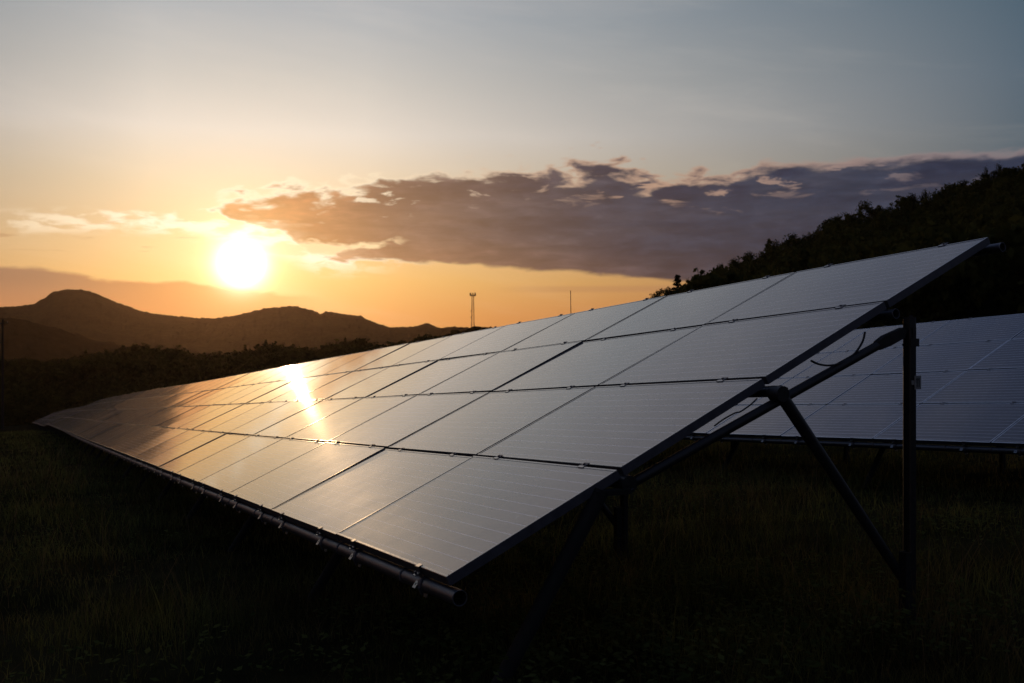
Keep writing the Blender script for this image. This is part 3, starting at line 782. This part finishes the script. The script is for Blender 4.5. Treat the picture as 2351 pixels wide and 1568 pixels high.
    nn = t.math('MULTIPLY', nn, t.math('MULTIPLY', t.sm(az, -4., 1., .75, .95), t.sm(az, 11., 17., 1., .40)))
    lowamp = t.sm(az, 0., -9., .35, 1.3)
    # broken upper part, smooth base
    du = t.math('ADD', t.math('MULTIPLY', dUp, t.sm(az, 4., 20., .62, 1.2)), t.math('ADD', nn, .22)); dl = t.math('ADD', t.math('MULTIPLY', dLo, 1.8), t.math('MULTIPLY', nn, lowamp))
    depth = t.math('SUBTRACT', t.math('MINIMUM', du, dl), t.sm(az, -16.5, -19., 0., 1.5))
    body = t.sm(depth, -.14, .46)
    side = t.math('MAXIMUM', t.sm(t.math('SUBTRACT', dl, du), -.1, .5), t.sm(az, -3., -9.))
    cdark_top = t.math('MULTIPLY', t.sm(dUp, 1.7, .5), t.sm(n1, .40, .60))
    rim = t.math('MULTIPLY', t.math('MULTIPLY', side, t.sm(depth, -.34, .06)), t.math('SUBTRACT', 1., t.sm(depth, .10, .60)))
    right = t.sm(az, -13., 9.)
    cdark = t.mix(right, (*s2l((94,83,86)), 1), (*s2l((42,51,74)), 1)); 
    cdark = t.mix(t.sm(az, -16., -6.), (*s2l((190,128,84)), 1), cdark)
    cdark = t.mix(t.math('MULTIPLY', t.sm(n3, .4, .65), .22), cdark, t.mix(right, (*s2l((128,102,90)), 1), (*s2l((72,70,82)), 1)))
    cdark = t.mix(t.math('MULTIPLY', t.sm(dLo, 2.2, .2), t.sm(az, 16., -4., 0., .3)), cdark, (*s2l((150,108,84)), 1))
    cdark = t.mix(t.sm(n1, .42, .62), cdark, t.mix(1., cdark, (.66, .68, .76, 1), 'MULTIPLY'))
    n5 = field(.30, 1.7, 1.1, 9, .6, .5, 47.)
    cdark = t.mix(1., cdark, t.ramp(n5, [(.34, (.74, .76, .80)), (.50, (1., 1., 1.)), (.64, (1.34, 1.26, 1.18))]), 'MULTIPLY')
    cdark = t.mix(cdark_top, cdark, t.mix(1., cdark, (.80, .84, .95, 1), 'MULTIPLY'))
    cdark = t.mix(t.sm(n2, .5, .66), cdark, t.mix(1., cdark, (1.25, 1.2, 1.15, 1), 'MULTIPLY'))
    rimc = t.mix(t.sm(az, -15., 6.), (1.1, .96, .70, 1), (*s2l((186,150,128)), 1)); rimc = t.mix(t.sm(az, 8., 26.), rimc, (*s2l((140,124,126)), 1))
    sky = t.mix(t.math('MULTIPLY', rim, .85), base, rimc)
    sky = t.mix(t.math('MULTIPLY', body, .98), sky, cdark)
    # warm the part of the bank nearest the sun
    sky = t.mix(t.math('MULTIPLY', t.math('MULTIPLY', body, near), .75), sky, (*s2l((246,178,110)), 1))
    nA = field(.34, 1.25, 1., 5, .55, .4, 33.)
    gap = t.math('MULTIPLY', t.sm(nA, .555, .64), t.math('MULTIPLY', t.sm(dUp, 2.4, .3), t.sm(az, -17., -10.)))
    gap = t.math('MULTIPLY', gap, t.sm(az, 16., 26., 1., .3)); gap = t.math('MULTIPLY', gap, t.sm(dUp, -.6, .1))
    sky = t.mix(t.math('MULTIPLY', gap, .8), sky, rimc)
    CW = curve([(600,560),(690,572),(760,573),(840,567),(930,553),(1000,548)])
    wd = t.math('MULTIPLY', t.lin(az, -6., -13.), .60)
    wg = t.math('SUBTRACT', wd, t.math('ADD', t.math('ABSOLUTE', t.math('SUBTRACT', el, CW)), t.math('MULTIPLY', t.math('SUBTRACT', n2, .5), 1.6)))
    wedge = t.math('MULTIPLY', t.sm(wg, -.1, .22), t.math('MULTIPLY', t.sm(az, -16., -13.), t.sm(az, -5.5, -8.)))
    sky = t.mix(t.math('MULTIPLY', wedge, .85), sky, (1.05, .80, .46, 1))
    # bright shredded cloud left of and below the tip of the bank
    S1 = curve([(-200,520),(0,512),(150,507),(300,503),(440,508),(560,520),(640,545),(720,585),(900,600),(1000,615)])
    ds = t.math('ABSOLUTE', t.math('SUBTRACT', el, S1)); ws = t.sm(daz, 22., 2.) if False else t.math('SUBTRACT', 1., t.sm(az, -12., -6.))
    shred = t.math('MULTIPLY', t.math('MULTIPLY', t.math('SUBTRACT', 1., t.sm(ds, .2, t.sm(az, -24., -17., .9, 1.45))), ws), t.sm(t.math('ADD', t.math('MULTIPLY', n3, .45), t.math('MULTIPLY', n2, .55)), .44, .56))
    shred = t.math('MULTIPLY', shred, t.sm(az, -31., -17., .25, 1.)); shred = t.math('MULTIPLY', shred, t.math('SUBTRACT', 1., t.math('MULTIPLY', body, .8)))
    sky = t.mix(t.math('MULTIPLY', shred, .9), sky, (1.15, 1.02, .78, 1))
    # small dusky streaks at the left
    n4 = field(.30, 2.6, 1., 5, .5, .2, 21.)
    stk = t.math('MULTIPLY', t.sm(n4, .58, .68), t.math('MULTIPLY', t.math('SUBTRACT', 1., t.sm(az, -21., -16.)), t.math('MULTIPLY', t.sm(el, 4.6, 5.2), t.math('SUBTRACT', 1., t.sm(el, 6.2, 7.2)))))
    sky = t.mix(t.math('MULTIPLY', stk, .45), sky, (*s2l((180,130,95)), 1))
    # smooth low bank along the hills, left
    LB = curve([(-400,600),(0,607),(100,612),(190,628),(260,641),(420,643),(500,653),(560,661),(660,671),(730,678),(800,700),(900,720)])
    db = t.math('ADD', t.math('SUBTRACT', LB, el), t.math('MULTIPLY', t.math('SUBTRACT', n2, .5), .5))
    bank = t.math('MULTIPLY', t.sm(db, -.02, .28), t.math('SUBTRACT', 1., t.sm(az, -15.5, -10.)))
    bc = t.mix(t.sm(az, -27., -15.), (*s2l((140,104,90)), 1), (*s2l((232,152,84)), 1))
    bc = t.mix(t.sm(el, 3.6, 1.2), bc, t.mix(.5, bc, (*s2l((226,146,88)), 1)))
    sky = t.mix(t.math('MULTIPLY', bank, .85), sky, bc)
    # faint flat streak under the bank on the right of the mast
    LS = t.math('SUBTRACT', el, pel(1300, 664)[1]); ls = t.math('MULTIPLY', t.math('SUBTRACT', 1., t.sm(t.math('ABSOLUTE', LS), .05, .3)), t.math('MULTIPLY', t.sm(az, -2., 3.), t.sm(n3, .35, .55)))
    sky = t.mix(t.math('MULTIPLY', ls, .3), sky, (*s2l((165,115,90)), 1))
    # the over-bright sun itself
    core = t.math('EXPONENT', t.math('DIVIDE', t.math('POWER', g, 2.), -1.25))
    halo = t.math('EXPONENT', t.math('DIVIDE', t.math('POWER', g, 2.), -7.))
    sky = t.mix(1., sky, t.mix(1., (.34, .28, .14, 1), t.mix(1., (0, 0, 0, 1), halo, 'ADD'), 'MULTIPLY'), 'ADD')
    sky = t.mix(1., sky, t.mix(1., (3.4, 3.0, 2.5, 1), t.mix(1., (0, 0, 0, 1), core, 'ADD'), 'MULTIPLY'), 'ADD')
    t.l(sky, bg.inputs['Color']); bg.inputs['Strength'].default_value = SKY
    # the physical sky under it all
    ns = t.n('ShaderNodeTexSky'); ns.sky_type = 'NISHITA'; ns.sun_disc = False; ns.sun_elevation = SUN_EL; ns.sun_rotation = SUN_AZ; ns.dust_density = 2.
    b2 = t.n('ShaderNodeBackground'); t.l(ns.outputs[0], b2.inputs[0]); b2.inputs[1].default_value = .0025
    ad = t.n('ShaderNodeAddShader'); t.l(bg.outputs[0], ad.inputs[0]); t.l(b2.outputs[0], ad.inputs[1]); t.l(ad.outputs[0], out.inputs[0])
    w.cycles.sampling_method = 'MANUAL'; w.cycles.sample_map_resolution = 2048
SKY = 1.0
world()

sun = D.lights.new('sun', 'SUN'); sun.energy = SUN_E = .42; sun.angle = R(.53); sun.color = (1., .62, .30)
so = D.objects.new('sun', sun); COL.objects.link(so); so.rotation_euler = (-sdir).to_track_quat('-Z', 'Y').to_euler()

# ------------------------------------------------------------------ haze
HAZE = 2.3e-5
if HAZE:
    m = MB(); m.box((-7000, -400, -140), (7000, 6000, 330)); mt = D.materials.new('evening haze'); mt.use_nodes = True; nt = mt.node_tree
    nt.nodes.remove(nt.nodes['Principled BSDF']); v = nt.nodes.new('ShaderNodeVolumePrincipled'); v.inputs['Density'].default_value = HAZE
    v.inputs['Color'].default_value = (.95, .64, .44, 1); v.inputs['Anisotropy'].default_value = .82
    nt.links.new(v.outputs[0], nt.nodes['Material Output'].inputs['Volume'])
    tag(m.obj('haze', [mt]), 'thin warm evening haze lying over the valley', kind='stuff')

# ------------------------------------------------------------------ camera
cam = D.cameras.new('camera'); co = D.objects.new('camera', cam); COL.objects.link(co); scn.camera = co
co.location = (0, 0, 0); co.rotation_euler = (R(90), 0, 0)
cam.sensor_width = 36; cam.sensor_fit = 'HORIZONTAL'; cam.lens = 36*F; cam.clip_start = .1; cam.clip_end = 30000
cam.dof.use_dof = True; cam.dof.focus_distance = 7.5; cam.dof.aperture_fstop = 4.0
scn.view_settings.view_transform = 'Standard'; scn.view_settings.look = 'None'; scn.view_settings.exposure = 0; scn.view_settings.gamma = 1
scn.cycles.use_denoising = True; scn.cycles.max_bounces = 6; scn.cycles.volume_bounces = 0; scn.cycles.transparent_max_bounces = 4
scn.cycles.sample_clamp_indirect = 4
scn.cycles.volume_step_rate = 1
